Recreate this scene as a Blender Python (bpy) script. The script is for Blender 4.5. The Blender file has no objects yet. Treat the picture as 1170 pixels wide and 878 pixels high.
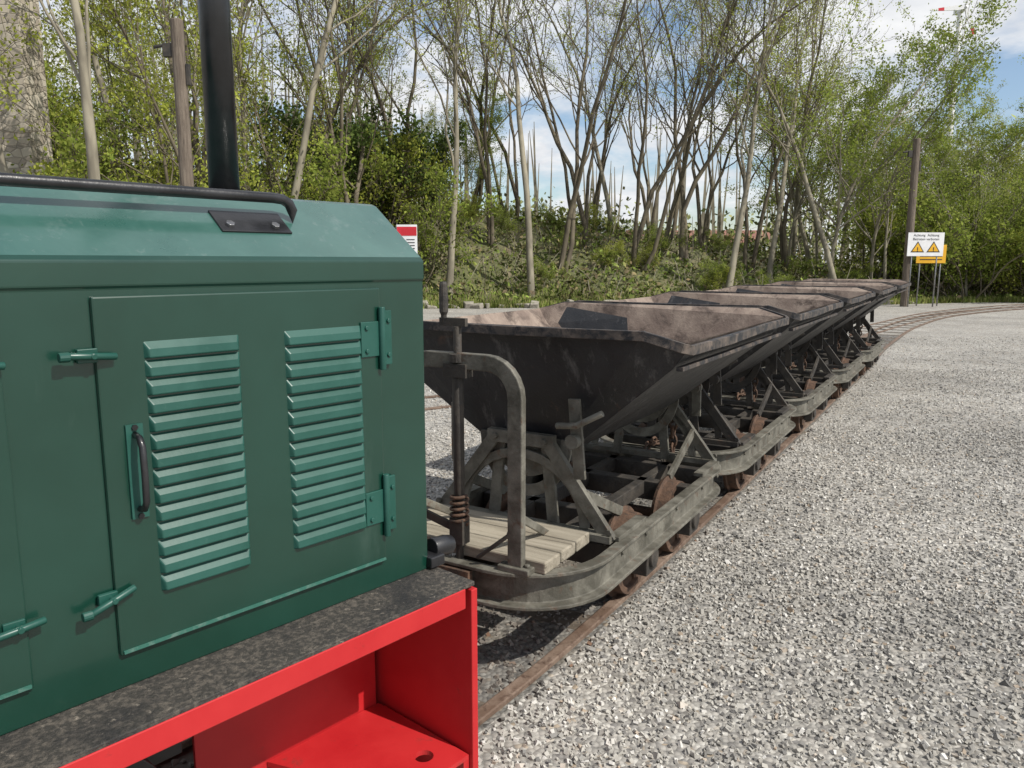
import bpy, math, random
import numpy as np
from mathutils import Vector, Matrix
random.seed(7); RNG=np.random.default_rng(7)
scn=bpy.context.scene
scn.view_settings.view_transform='Standard'
try: scn.view_settings.look='None'
except Exception: pass
scn.view_settings.exposure=0
H=1.5
# ------------------------------------------------------------------ materials
def newmat(name):
    m=bpy.data.materials.new(name); m.use_nodes=True
    nt=m.node_tree; return m,nt,nt.nodes['Principled BSDF']
def ramp(nt,stops):
    r=nt.nodes.new('ShaderNodeValToRGB'); e=r.color_ramp.elements
    while len(e)<len(stops): e.new(0.5)
    for i,(p,c) in enumerate(stops):
        e[i].position=p; e[i].color=(c[0],c[1],c[2],1) if not isinstance(c,(int,float)) else (c,c,c,1)
    return r
def noise(nt,vec,scale,detail=6,rough=0.6,dist=0):
    n=nt.nodes.new('ShaderNodeTexNoise'); n.inputs['Scale'].default_value=scale
    n.inputs['Detail'].default_value=detail; n.inputs['Roughness'].default_value=rough
    n.inputs['Distortion'].default_value=dist
    nt.links.new(vec,n.inputs['Vector']); return n.outputs['Fac']
def coords(nt,rnd=True,scale=(1,1,1)):
    tc=nt.nodes.new('ShaderNodeTexCoord'); mp=nt.nodes.new('ShaderNodeMapping')
    mp.inputs['Scale'].default_value=scale
    nt.links.new(tc.outputs['Object'],mp.inputs['Vector'])
    if rnd:
        oi=nt.nodes.new('ShaderNodeObjectInfo'); mu=nt.nodes.new('ShaderNodeMath'); mu.operation='MULTIPLY'
        mu.inputs[1].default_value=37.0; nt.links.new(oi.outputs['Random'],mu.inputs[0])
        nt.links.new(mu.outputs[0],mp.inputs['Location'])
    return mp.outputs['Vector']
def mixc(nt,f,a,b,mode='MIX'):
    m=nt.nodes.new('ShaderNodeMix'); m.data_type='RGBA'; m.blend_type=mode
    if hasattr(f,'links'): nt.links.new(f,m.inputs[0])
    else: m.inputs[0].default_value=f
    for v,i in ((a,6),(b,7)):
        if hasattr(v,'links'): nt.links.new(v,m.inputs[i])
        else: m.inputs[i].default_value=(*v,1)
    return m.outputs[2]
def surf(name,c1,c2,scale=6,lo=.42,hi=.62,c3=None,s3=30,lo3=.55,hi3=.7,r1=.6,r2=.8,bump=.2,bscale=40,metal=0,coat=0,stretch=(1,1,1),bdist=.01,lowbump=0,c4=None,s4=9,st4=(1,1,1),lo4=.55,hi4=.7,det=6):
    m,nt,b=newmat(name); v=coords(nt,True,stretch)
    f=noise(nt,v,scale,det,.65,.3); rp=ramp(nt,[(lo,0.0),(hi,1.0)]); nt.links.new(f,rp.inputs[0])
    col=mixc(nt,rp.outputs[0],c1,c2)
    if c3:
        f3=noise(nt,v,s3,det,.7,.5); r3=ramp(nt,[(lo3,0.0),(hi3,1.0)]); nt.links.new(f3,r3.inputs[0])
        col=mixc(nt,r3.outputs[0],col,c3)
    if c4:
        v4=coords(nt,True,st4); r4=ramp(nt,[(lo4,0.0),(hi4,1.0)]); nt.links.new(noise(nt,v4,s4,7,.7,.2),r4.inputs[0]); col=mixc(nt,r4.outputs[0],col,c4)
    nt.links.new(col,b.inputs['Base Color'])
    rr=ramp(nt,[(0,r1),(1,r2)]); nt.links.new(rp.outputs[0],rr.inputs[0]); nt.links.new(rr.outputs[0],b.inputs['Roughness'])
    b.inputs['Metallic'].default_value=metal; b.inputs['Coat Weight'].default_value=coat; b.inputs['Coat Roughness'].default_value=.12
    if bump:
        bn=nt.nodes.new('ShaderNodeBump'); bn.inputs['Strength'].default_value=bump; bn.inputs['Distance'].default_value=bdist
        nt.links.new(noise(nt,v,bscale,min(det,4),.7),bn.inputs['Height'])
        if lowbump:
            b2=nt.nodes.new('ShaderNodeBump'); b2.inputs['Strength'].default_value=lowbump; b2.inputs['Distance'].default_value=.05
            nt.links.new(noise(nt,v,4,2,.5),b2.inputs['Height']); nt.links.new(bn.outputs[0],b2.inputs['Normal'])
            nt.links.new(b2.outputs[0],b.inputs['Normal'])
        else: nt.links.new(bn.outputs[0],b.inputs['Normal'])
    return m
M={}
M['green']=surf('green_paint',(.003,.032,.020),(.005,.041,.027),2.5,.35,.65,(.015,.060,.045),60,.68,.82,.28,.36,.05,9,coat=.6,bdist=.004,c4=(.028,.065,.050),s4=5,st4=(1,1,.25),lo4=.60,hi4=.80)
M['greentop']=surf('sky_sheen_green_paint',(.022,.080,.064),(.045,.120,.100),3.5,.35,.65,(.12,.17,.155),45,.60,.80,.25,.38,.06,9,coat=1.0,bdist=.004,c4=(.14,.19,.18),s4=6,lo4=.58,hi4=.82)  # sky reflection on the hood top put into paler base colours
M['louver']=surf('louver_paint',(.008,.060,.044),(.014,.078,.060),4,.4,.6,(.035,.10,.08),80,.6,.8,.35,.45,.05,30,bdist=.004)
M['greenlip']=surf('highlight_green_edge',(.03,.12,.09),(.12,.19,.16),30,.5,.7)  # door-lip highlight painted in as lighter green
M['red']=surf('red_paint',(.42,.014,.018),(.49,.022,.024),3,.35,.65,(.22,.02,.018),26,.66,.78,.35,.5,.1,30,bdist=.004,c4=(.13,.045,.035),s4=7,lo4=.62,hi4=.76)
M['deck']=surf('worn_black_deck',(.040,.036,.031),(.105,.090,.073),75,.46,.62,(.018,.017,.017),4,.50,.64,.6,.9,.6,120,c4=(.22,.19,.155),s4=48,lo4=.61,hi4=.68)
M['black']=surf('black_enamel',(.008,.008,.009),(.018,.018,.02),8,.4,.6,r1=.3,r2=.45,bump=.1,bscale=60,coat=.2)
M['steel']=surf('bare_steel',(.35,.35,.36),(.2,.2,.2),20,metal=.9,r1=.3,r2=.5)
M['tub']=surf('black_rusty_tub_sheet',(.012,.013,.015),(.028,.028,.030),4,.40,.66,(.10,.058,.04),7,.63,.77,.45,.65,.35,50,lowbump=.3,c4=(.11,.108,.105),s4=7,st4=(2.5,2.5,.3),lo4=.56,hi4=.72)
M['tubin']=surf('rusty_tub_inside',(.17,.125,.10),(.29,.23,.185),5,.4,.62,(.07,.05,.04),7,.50,.66,.75,.9,.4,60)
M['rim']=surf('worn_rim',(.065,.053,.045),(.14,.11,.09),9,.45,.62,(.018,.018,.020),14,.44,.56)
M['frame']=surf('grey_green_frame_steel',(.075,.070,.055),(.18,.17,.14),9,.4,.65,(.10,.06,.038),14,.58,.70,.55,.75,.35,60)
M['dark']=surf('dark_grimy_steel',(.028,.025,.022),(.065,.055,.044),10,.4,.65,(.10,.055,.034),18,.60,.74,.6,.8,.35,60)
M['rust']=surf('rusty_cast_iron',(.075,.042,.026),(.14,.080,.050),14,.4,.65,(.035,.026,.02),22,.52,.66,.75,.9,.5,70)
M['rooftile']=surf('roof_tiles',(.2,.09,.06),(.25,.12,.08),4)
M['railhead']=surf('rusty_rail',(.13,.085,.06),(.22,.16,.12),6,.4,.65,(.07,.04,.027),20,.5,.65,.5,.75,.3,60)
M['plank']=surf('weathered_plank',(.36,.32,.25),(.24,.21,.16),5,.4,.62,(.10,.085,.06),10,.58,.68,.8,.95,.5,30,stretch=(.35,4,4))
M['pole']=surf('weathered_pole_wood',(.11,.085,.065),(.19,.155,.12),4,.4,.62,(.05,.04,.03),9,.55,.7,.85,.95,.5,20,stretch=(5,5,.5),bdist=.02)
M['sleeper']=surf('old_sleeper',(.07,.055,.042),(.13,.105,.08),5,stretch=(1,4,4))
M['white']=surf('white_board',(.78,.78,.78),(.70,.70,.70),3,det=2)
M['yellow']=surf('yellow_board',(.75,.42,.02),(.70,.38,.02),3,det=2)
M['ink']=surf('sign_ink',(.02,.02,.02),(.03,.03,.03),3,det=2)
M['signred']=surf('sign_red',(.6,.02,.04),(.5,.02,.03),3,det=2)
M['bark']=surf('grey_bark',(.17,.15,.11),(.30,.27,.20),3,.4,.62,bump=0,r1=.85,r2=.95,stretch=(1,1,.35),det=2)
M['barkd']=surf('dark_bark',(.085,.068,.046),(.16,.135,.09),3,.4,.62,bump=0,r1=.85,r2=.95,stretch=(1,1,.35),det=2)
def leafmat(name,cols,trans=.45):
    m,nt,b=newmat(name); nt.nodes.remove(b)
    g=nt.nodes.new('ShaderNodeNewGeometry'); r=ramp(nt,[(i/(len(cols)-1),c) for i,c in enumerate(cols)])
    nt.links.new(g.outputs['Random Per Island'],r.inputs[0])
    tc=nt.nodes.new('ShaderNodeTexCoord'); n=noise(nt,tc.outputs['Object'],.9,0,.5)
    rr=ramp(nt,[(.3,.6),(.7,1.25)]); nt.links.new(n,rr.inputs[0])
    col=mixc(nt,1.0,r.outputs[0],rr.outputs[0],'MULTIPLY')
    d=nt.nodes.new('ShaderNodeBsdfDiffuse'); nt.links.new(col,d.inputs[0])
    if trans>0:
        t=nt.nodes.new('ShaderNodeBsdfTranslucent'); mx=nt.nodes.new('ShaderNodeMixShader')
        mx.inputs[0].default_value=trans; nt.links.new(col,t.inputs[0])
        nt.links.new(d.outputs[0],mx.inputs[1]); nt.links.new(t.outputs[0],mx.inputs[2])
        nt.links.new(mx.outputs[0],nt.nodes['Material Output'].inputs[0])
    else: nt.links.new(d.outputs[0],nt.nodes['Material Output'].inputs[0])
    return m
M['leafy']=leafmat('young_leaves',[(.26,.30,.045),(.37,.41,.075),(.46,.48,.11),(.31,.35,.055)],.5)
M['leafg']=leafmat('green_leaves',[(.18,.25,.045),(.27,.33,.065),(.35,.39,.09),(.21,.28,.055)],.45)
M['leafdk']=leafmat('dark_leaves',[(.07,.10,.03),(.10,.15,.04),(.15,.19,.055)],.3)
M['leafd']=leafmat('distant_leaves',[(.17,.20,.07),(.24,.27,.10),(.28,.29,.13),(.19,.18,.11)],0)
M['leafu']=leafmat('undergrowth_leaves',[(.09,.125,.03),(.16,.21,.045),(.21,.25,.07),(.23,.17,.10),(.12,.16,.04),(.17,.13,.085)],0)
M['grass']=leafmat('grass_blades',[(.14,.19,.035),(.22,.27,.07),(.32,.28,.13)],0)
# ------------------------------------------------------------------ mesh tools
def fast_mesh(name,V,groups,mats,smooth=False,parent=None,link=True):
    me=bpy.data.meshes.new(name)
    V=np.asarray(V,dtype=np.float32).reshape(-1,3)
    me.vertices.add(len(V)); me.vertices.foreach_set('co',V.ravel())
    loops=[];starts=[];tot=[];mi=[];pos=0
    for F,k in groups:
        F=np.asarray(F,dtype=np.int32)
        if len(F)==0: continue
        n,c=F.shape; loops.append(F.ravel()); starts.append(pos+np.arange(n)*c); tot.append(np.full(n,c)); mi.append(np.full(n,k)); pos+=n*c
    loops=np.concatenate(loops); me.loops.add(len(loops)); me.loops.foreach_set('vertex_index',loops)
    starts=np.concatenate(starts).astype(np.int32); mi=np.concatenate(mi).astype(np.int32)
    me.polygons.add(len(starts)); me.polygons.foreach_set('loop_start',starts)
    try: me.polygons.foreach_set('loop_total',np.concatenate(tot).astype(np.int32))
    except Exception: pass
    me.polygons.foreach_set('material_index',mi)
    if smooth is not False:
        sm=np.isin(mi,smooth) if isinstance(smooth,(list,tuple)) else np.ones(len(mi),bool)
        me.polygons.foreach_set('use_smooth',sm)
    else: me.polygons.foreach_set('use_smooth',np.zeros(len(mi),bool))
    for m in mats: me.materials.append(m)
    me.update(calc_edges=True); me.validate()
    if not link: return me
    o=bpy.data.objects.new(name,me); scn.collection.objects.link(o)
    if parent: o.parent=parent
    return o
class MB:
    def __init__(s): s.v=[];s.f=[];s.m=[];s.s=[];s.k=0
    def add(s,vs,fs,smooth=False):
        b=len(s.v); s.v+= [tuple(v) for v in vs]
        for f in fs: s.f.append([b+i for i in f]); s.m.append(s.k); s.s.append(smooth)
    def box(s,c,size,rot=None):
        R=rot if rot is not None else Matrix.Identity(3); c=Vector(c); vs=[]
        for x in(-.5,.5):
            for y in(-.5,.5):
                for z in(-.5,.5): vs.append(c+R@Vector((x*size[0],y*size[1],z*size[2])))
        s.add(vs,[(0,1,3,2),(4,6,7,5),(0,4,5,1),(2,3,7,6),(0,2,6,4),(1,5,7,3)])
    def sweep(s,path,sec,up=(0,0,1),closed=False,smooth=False):
        P=[Vector(p) for p in path]; n=len(P); up=Vector(up); k=len(sec); vs=[]
        for i in range(n):
            if closed: t=(P[(i+1)%n]-P[i-1])
            elif i==0: t=P[1]-P[0]
            elif i==n-1: t=P[-1]-P[-2]
            else: t=(P[i+1]-P[i]).normalized()+(P[i]-P[i-1]).normalized()
            t.normalize(); side=t.cross(up).normalized(); u=side.cross(t).normalized()
            for a,b in sec: vs.append(P[i]+side*a+u*b)
        fs=[]
        for i in range(n if closed else n-1):
            j=(i+1)%n
            for q in range(k): fs.append((i*k+q,i*k+(q+1)%k,j*k+(q+1)%k,j*k+q))
        s.add(vs,fs,smooth)
        if not closed:
            b=len(s.v)-len(vs)
            s.f.append([b+q for q in range(k)][::-1]); s.m.append(s.k); s.s.append(False)
            s.f.append([b+(n-1)*k+q for q in range(k)]); s.m.append(s.k); s.s.append(False)
    def tube(s,path,r,n=10,up=None,closed=False):
        P=[Vector(p) for p in path]; d=(P[1]-P[0]).normalized()
        if up is None: up=Vector((0,0,1)) if abs(d.z)<.8 else Vector((0,1,0))
        s.sweep(P,[(r*math.cos(2*math.pi*i/n),r*math.sin(2*math.pi*i/n)) for i in range(n)],up,closed,True)
    def bar(s,p0,p1,w,t,up=(0,1,0)):
        s.sweep([p0,p1],[(-w/2,-t/2),(w/2,-t/2),(w/2,t/2),(-w/2,t/2)],up)
    def lathe(s,c,axis,prof,n=28):
        c=Vector(c); a=Vector(axis).normalized(); e=Vector((0,0,1)) if abs(a.z)<.9 else Vector((1,0,0))
        x=a.cross(e).normalized(); y=a.cross(x); vs=[];k=len(prof)
        for i in range(n):
            th=2*math.pi*i/n; d=x*math.cos(th)+y*math.sin(th)
            for (h,r) in prof: vs.append(c+a*h+d*r)
        fs=[]
        for i in range(n):
            j=(i+1)%n
            for q in range(k-1): fs.append((i*k+q,j*k+q,j*k+q+1,i*k+q+1))
        s.add(vs,fs,False)
    def bolt(s,c,axis,r=.009,h=.008):
        c=Vector(c); a=Vector(axis).normalized(); s.sweep([c,c+a*h],[(r*math.cos(math.pi*i/3),r*math.sin(math.pi*i/3)) for i in range(6)],(0,0,1) if abs(a.z)<.8 else (0,1,0))
    def build(s,name,mats,parent=None,bevel=0,link=True):
        me=bpy.data.meshes.new(name); me.from_pydata(s.v,[],s.f)
        me.polygons.foreach_set('material_index',s.m); me.polygons.foreach_set('use_smooth',s.s)
        for m in mats: me.materials.append(m)
        me.update()
        import bmesh
        bm=bmesh.new(); bm.from_mesh(me); bmesh.ops.recalc_face_normals(bm,faces=bm.faces); bm.to_mesh(me); bm.free()
        o=bpy.data.objects.new(name,me); scn.collection.objects.link(o)
        if parent: o.parent=parent
        if bevel:
            md=o.modifiers.new('bevel','BEVEL'); md.width=bevel; md.segments=2; md.limit_method='ANGLE'; md.angle_limit=math.radians(50)
        return o
def empty(name,loc=(0,0,0),rz=0):
    e=bpy.data.objects.new(name,None); scn.collection.objects.link(e); e.location=loc; e.rotation_euler=(0,0,rz); e.empty_display_size=.2; return e
def pix(u,v,y):
    x=(u-585)/880; yi=(439-v)/880; ry=.9877+.1564*yi; rz=-.1564+.9877*yi
    return (x/ry*y, y, H+rz/ry*y)
# ------------------------------------------------------------------ terrain
GZ=-.035
def edge_y(az): return np.interp(az,[-1.2,-.4,-.12,.4,.6],[13,20,25.5,27,29.5])
def terr(x,y):
    x=np.asarray(x,float); y=np.asarray(y,float)
    az=x/np.maximum(y,4)
    hh=np.interp(az,[-1.2,-.35,-.1,.1,.28,.45,1.2],[5.4,4.8,3.7,2.6,1.9,.9,.9])
    y0=edge_y(az)
    w=np.interp(az,[-1,0,.3,.5],[13,8.5,8.5,16])
    t=np.clip((y-y0)/w,0,1); t=t*t*(3-2*t)
    z=GZ+hh*t + t*(.30*np.sin(x*.7+1)*np.cos(y*.5)+.18*np.sin(x*1.9+y*1.3)+.10*np.sin(x*3.7-y*2.9))
    far=np.clip((y-48)/60,0,1); z=z-far*2.2*np.interp(az,[-.3,0,.4],[0,1,.5])
    return z
def gravelmask(x,y):
    az=x/np.maximum(y,4); y0=edge_y(az)
    return np.clip((y0+.4-y)/1.2+.5,0,1)
xs=np.concatenate([np.linspace(-600,-60,16)[:-1],np.linspace(-60,60,240),np.linspace(60,600,16)[1:]])
ys=np.concatenate([np.linspace(-200,-6,10)[:-1],np.linspace(-6,70,190),np.linspace(70,900,24)[1:]])
X,Y=np.meshgrid(xs,ys); Z=terr(X,Y); Z[Y<4]=GZ
V=np.stack([X.ravel(),Y.ravel(),Z.ravel()],1); nx=len(xs);ny=len(ys)
idx=np.arange(nx*ny).reshape(ny,nx)
F=np.stack([idx[:-1,:-1].ravel(),idx[:-1,1:].ravel(),idx[1:,1:].ravel(),idx[1:,:-1].ravel()],1)
def gravelmat(name,tint,dirt):
    m,nt,b=newmat(name); tc=nt.nodes.new('ShaderNodeTexCoord'); v=tc.outputs['Object']
    vo=nt.nodes.new('ShaderNodeTexVoronoi'); vo.inputs['Scale'].default_value=47; vo.inputs['Randomness'].default_value=1; nt.links.new(v,vo.inputs['Vector'])
    sep=nt.nodes.new('ShaderNodeSeparateColor'); nt.links.new(vo.outputs['Color'],sep.inputs[0])
    rc=ramp(nt,[(0,(.19*tint,.18*tint,.17*tint)),(.25,(.32*tint,.305*tint,.275*tint)),(.7,(.42*tint,.395*tint,.355*tint)),(.93,(.55*tint,.53*tint,.48*tint)),(1,(.36*tint,.29*tint,.21*tint))]); nt.links.new(sep.outputs[0],rc.inputs[0])
    rd=ramp(nt,[(.0,1.0),(.55,.88),(.85,.5)]); nt.links.new(vo.outputs['Distance'],rd.inputs[0])
    col=mixc(nt,.8,rc.outputs[0],rd.outputs[0],'MULTIPLY')
    big=ramp(nt,[(.35,.78),(.65,1.08)]); nt.links.new(noise(nt,v,.55,4,.6),big.inputs[0])
    col=mixc(nt,1,col,big.outputs[0],'MULTIPLY')
    dn=ramp(nt,[(.5,0.0),(.72,dirt)]); nt.links.new(noise(nt,v,2.1,4,.6),dn.inputs[0])
    col=mixc(nt,dn.outputs[0],col,(.17,.14,.10))
    bn=nt.nodes.new('ShaderNodeBump'); bn.inputs['Strength'].default_value=.8; bn.inputs['Distance'].default_value=.011; bn.invert=True
    nt.links.new(vo.outputs['Distance'],bn.inputs['Height']); nt.links.new(bn.outputs[0],b.inputs['Normal'])
    b.inputs['Roughness'].default_value=.9
    return m,nt,b,col,v
m,nt,b,col,v=gravelmat('gravel_and_woodland_floor',1.0,.35)
at=nt.nodes.new('ShaderNodeAttribute'); at.attribute_name='gravel'
n2=noise(nt,v,1.3,4,.65); ad=nt.nodes.new('ShaderNodeMath'); ad.operation='ADD'; nt.links.new(at.outputs['Fac'],ad.inputs[0]); nt.links.new(n2,ad.inputs[1])
sc=nt.nodes.new('ShaderNodeMath'); sc.operation='MULTIPLY'; sc.inputs[1].default_value=.9; nt.links.new(ad.outputs[0],sc.inputs[0])
rg=ramp(nt,[(.0,0.0),(.75,0.0),(.85,1.0)]); nt.links.new(sc.outputs[0],rg.inputs[0])
er=ramp(nt,[(.3,(.13,.10,.065)),(.5,(.10,.11,.04)),(.7,(.21,.17,.11))]); nt.links.new(noise(nt,v,.8,5,.7),er.inputs[0])
nt.links.new(mixc(nt,rg.outputs[0],er.outputs[0],col),b.inputs['Base Color'])
ground=fast_mesh('gravel_ground',V,[(F,0)],[m],smooth=True)
a=ground.data.attributes.new('gravel','FLOAT','POINT'); g=gravelmask(X,Y); g[Y<4]=1; a.data.foreach_set('value',g.ravel().astype(np.float32))
# ------------------------------------------------------------------ tracks
def catmull(pts,step=.1):
    P=[np.array(p,float) for p in pts]; P=[2*P[0]-P[1]]+P+[2*P[-1]-P[-2]]; out=[]
    for i in range(1,len(P)-2):
        L=np.linalg.norm(P[i+1]-P[i]); n=max(2,int(L/step))
        for k in range(n):
            t=k/n; out.append(.5*((2*P[i])+(-P[i-1]+P[i+1])*t+(2*P[i-1]-5*P[i]+4*P[i+1]-P[i+2])*t*t+(-P[i-1]+3*P[i]-3*P[i+1]+P[i+2])*t**3))
    out.append(P[-2]); return np.array(out)
def W(al,lat=0):
    th=math.radians(31); l=-1.607+lat
    return (al*math.sin(th)+l*math.cos(th), al*math.cos(th)-l*math.sin(th))
P0=(-.23,2.007); TA=math.radians(41.7); aL=(math.sin(TA),math.cos(TA)); rL=(math.cos(TA),-math.sin(TA))
def L(x,y): return (P0[0]+x*rL[0]+y*aL[0],P0[1]+x*rL[1]+y*aL[1])
main=catmull([L(-.45,-7),L(-.45,-4),L(-.45,-2),L(-.45,-.3),W(2.15,-.03),W(3.2),W(5),W(9),W(12.5),(6.6,14.2),(9.6,18.8),(13,22.8),(18.3,26.6),(25,29.3),(34,31)])
side=catmull([(-14,3.8),(-8,5.2),(-3,7.2),(1.5,10.0),(6,14.8),(9.6,19.4),(13.2,23.6),(18.3,27.6),(25,30.6),(34,32.4)],.25)
def offset(C,d,z):
    T=np.gradient(C,axis=0); T/=np.linalg.norm(T,axis=1)[:,None]; N=np.stack([T[:,1],-T[:,0]],1)
    Q=C+N*d; return [(q[0],q[1],z) for q in Q],T
def track(C,name,zoff=0):
    e=empty(name); mb=MB()
    sec=[(-.05,-.07),(.05,-.07),(.05,-.055),(.012,-.045),(.012,-.026),(.026,-.018),(.026,-.003),(.020,0),(-.020,0),(-.026,-.003),(-.026,-.018),(-.012,-.026),(-.012,-.045),(-.05,-.055)]
    for d in(-.325,.325):
        p,_=offset(C,d,zoff); mb.sweep(p,sec)
    mb.build('rails',[M['railhead']],e)
    mb=MB(); T=np.gradient(C,axis=0); ds=np.linalg.norm(np.diff(C,axis=0),axis=1); acc=0
    for i in range(len(C)-1):
        acc+=ds[i]
        if acc>.68:
            acc=0; t=T[i]/np.linalg.norm(T[i]); ang=math.atan2(t[1],t[0])
            mb.box((C[i][0],C[i][1],-.0835),(.16,.62,.11),Matrix.Rotation(ang+random.uniform(-.03,.03),3,'Z'))
            mb.box((C[i][0],C[i][1],-.105),(.158,1.15,.11),Matrix.Rotation(ang+random.uniform(-.03,.03),3,'Z'))
    mb.build('sleepers',[M['sleeper']],e,.006)
    return e
track(main,'railway_track'); track(side,'railway_track',-.012)
mm,nt,b,col,v=gravelmat('dirty_track_bed',.5,.8); nt.links.new(col,b.inputs['Base Color'])
pl,_=offset(main[:230],-.45,GZ+.004); pr,_=offset(main[:230],.36,GZ+.004)
n=len(pl); V=np.array(pl+pr); F=np.array([(i,i+n,i+n+1,i+1) for i in range(n-1)])
fast_mesh('track_bed',V,[(F,0)],[mm])
# ------------------------------------------------------------------ loose gravel stones
def stones(name,pts,size,mat):
    n=len(pts); c=np.array([[x,y,z] for x in(-1,1) for y in(-1,1) for z in(-1,1)],float)
    Vs=c[None]*(1+RNG.uniform(-.45,.15,(n,8,3)))*.62
    Vs*=np.stack([RNG.uniform(.7,1.3,n),RNG.uniform(.7,1.2,n),RNG.uniform(.45,.9,n)],1)[:,None]
    a=RNG.normal(size=(n,4)); a/=np.linalg.norm(a,axis=1)[:,None]
    w,x,y,z=a.T
    R=np.stack([1-2*(y*y+z*z),2*(x*y-z*w),2*(x*z+y*w),2*(x*y+z*w),1-2*(x*x+z*z),2*(y*z-x*w),2*(x*z-y*w),2*(y*z+x*w),1-2*(x*x+y*y)],1).reshape(n,3,3)
    Vs=np.einsum('nij,nkj->nki',R,Vs)*size[:,None,None]+pts[:,None,:]
    f=np.array([(0,1,3,2),(4,6,7,5),(0,4,5,1),(2,3,7,6),(0,2,6,4),(1,5,7,3)])
    Fs=(np.arange(n)[:,None,None]*8+f[None]).reshape(-1,4)
    return fast_mesh(name,Vs.reshape(-1,3),[(Fs,0)],[mat])
ms,nt,b=newmat('crushed_stone'); g=nt.nodes.new('ShaderNodeNewGeometry')
r=ramp(nt,[(0,(.12,.115,.11)),(.10,(.25,.24,.22)),(.45,(.37,.35,.31)),(.8,(.46,.44,.395)),(.94,(.62,.60,.56)),(1,(.36,.28,.20))]); nt.links.new(g.outputs['Random Per Island'],r.inputs[0])
tc=nt.nodes.new('ShaderNodeTexCoord'); rr=ramp(nt,[(.35,.80),(.65,1.08)]); nt.links.new(noise(nt,tc.outputs['Object'],.55,4,.6),rr.inputs[0])
nt.links.new(mixc(nt,1,r.outputs[0],rr.outputs[0],'MULTIPLY'),b.inputs['Base Color']); b.inputs['Roughness'].default_value=.85
pts=[]
for (y0,y1,dens) in((1.0,4,2900),(4,7,1500),(7,11,600),(11,16,200)):
    xm=y1*.95; N=int((y1-y0)*2*xm*dens); p=np.stack([RNG.uniform(-xm,xm,N),RNG.uniform(y0,y1,N)],1)
    p=p[(p[:,0]<p[:,1]*.8+.4)&(p[:,0]>-p[:,1]*.45-.3)]; pts.append(p)
p=np.concatenate(pts)
Cs=main[::2]; dm=np.full(len(p),9.)
for i in range(0,len(p),4000):
    q=p[i:i+4000]; dm[i:i+4000]=np.sqrt(((q[:,None]-Cs[None])**2).sum(2)).min(1)
keep=(np.abs(dm-.325)>.045); inbed=(dm<.36+RNG.uniform(-.01,.06,len(p)))
keep&=~(inbed&(RNG.random(len(p))<.55))
p1=p[keep&~inbed]; p2=p[keep&inbed]
sz=RNG.uniform(.0070,.0142,len(p1))*(1+.5*(RNG.random(len(p1))<.06)); z=GZ+RNG.uniform(-.002,.006,len(p1))
stones('loose_gravel',np.column_stack([p1,z]),sz,ms)
mt,nt,b=newmat('oily_stone'); g=nt.nodes.new('ShaderNodeNewGeometry'); r=ramp(nt,[(0,(.06,.055,.05)),(.5,(.15,.13,.11)),(.9,(.25,.23,.20)),(1,(.18,.10,.06))]); nt.links.new(g.outputs['Random Per Island'],r.inputs[0]); nt.links.new(r.outputs[0],b.inputs['Base Color']); b.inputs['Roughness'].default_value=.85
stones('track_ballast',np.column_stack([p2,GZ+RNG.uniform(-.002,.006,len(p2))]),RNG.uniform(.009,.020,len(p2)),mt)
# ------------------------------------------------------------------ locomotive
loco=empty('diesel_locomotive',(P0[0],P0[1],0),-TA)
HB=.67;HS=1.5
hw=.90; hl=1.75
mb=MB()
prof=[(0,HB),(0,1.452),(.005,1.456),(.005,HS+.002),(-.005,HS+.012),(-.182,1.648),(-.20,1.654),(-hw+.20,1.654),(-hw+.182,1.648),(-hw+.005,HS+.012),(-hw-.005,HS+.002),(-hw-.005,1.456),(-hw,1.452),(-hw,HB)]
k=len(prof); vs=[(x,0,z) for x,z in prof]+[(x,-hl,z) for x,z in prof]
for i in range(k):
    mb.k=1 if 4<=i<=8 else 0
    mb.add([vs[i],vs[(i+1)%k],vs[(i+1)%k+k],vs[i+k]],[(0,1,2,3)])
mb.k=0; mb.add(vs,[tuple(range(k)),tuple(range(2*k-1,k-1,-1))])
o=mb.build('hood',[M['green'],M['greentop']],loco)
import bmesh
bm=bmesh.new(); bm.from_mesh(o.data); bmesh.ops.remove_doubles(bm,verts=bm.verts,dist=.0005); bmesh.ops.recalc_face_normals(bm,faces=bm.faces); bm.to_mesh(o.data); bm.free()
md=o.modifiers.new('bevel','BEVEL'); md.width=.004; md.segments=2; md.limit_method='ANGLE'; md.angle_limit=math.radians(30)
def D(d): return H-d
mb=MB()
for ya,yb in((-.808,-.150),(-1.62,-.958)): mb.box((.004,(ya+yb)/2,(D(.759)+D(.062))/2),(.012,abs(yb-ya),.697))
mb.build('doors',[M['green']],loco,.0035)
mb=MB()
for ya,yb in((-.808,-.150),(-1.62,-.958)): mb.box((.0115,(ya+yb)/2,D(.752)),(.006,abs(yb-ya)-.01,.006))
mb.build('door_lip',[M['greenlip']],loco)
mb=MB()
def louver(mb,ya,yb,z1,pitch):
    h=pitch*.86; xo=.010; pr=.012; e=.007
    A=[(xo,ya,z1),(xo,yb,z1),(xo+pr*.8,yb-e,z1-h*.45),(xo+pr*.8,ya+e,z1-h*.45),(xo+pr,yb-e,z1-h),(xo+pr,ya+e,z1-h),(xo,yb,z1-h-.002),(xo,ya,z1-h-.002)]
    mb.add(A,[(0,1,2,3),(3,2,4,5),(5,4,6,7),(0,3,5,7),(1,6,4,2)])
for off in(0,-.81):
    for (ya,yb) in((-.722,-.526),(-.418,-.212)):
        n=14; pt=.505/n
        for i in range(n): louver(mb,ya+off,yb+off,D(.150)-i*pt,pt)
mb.build('louvers',[M['louver']],loco,.0025)
mb=MB()
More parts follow.
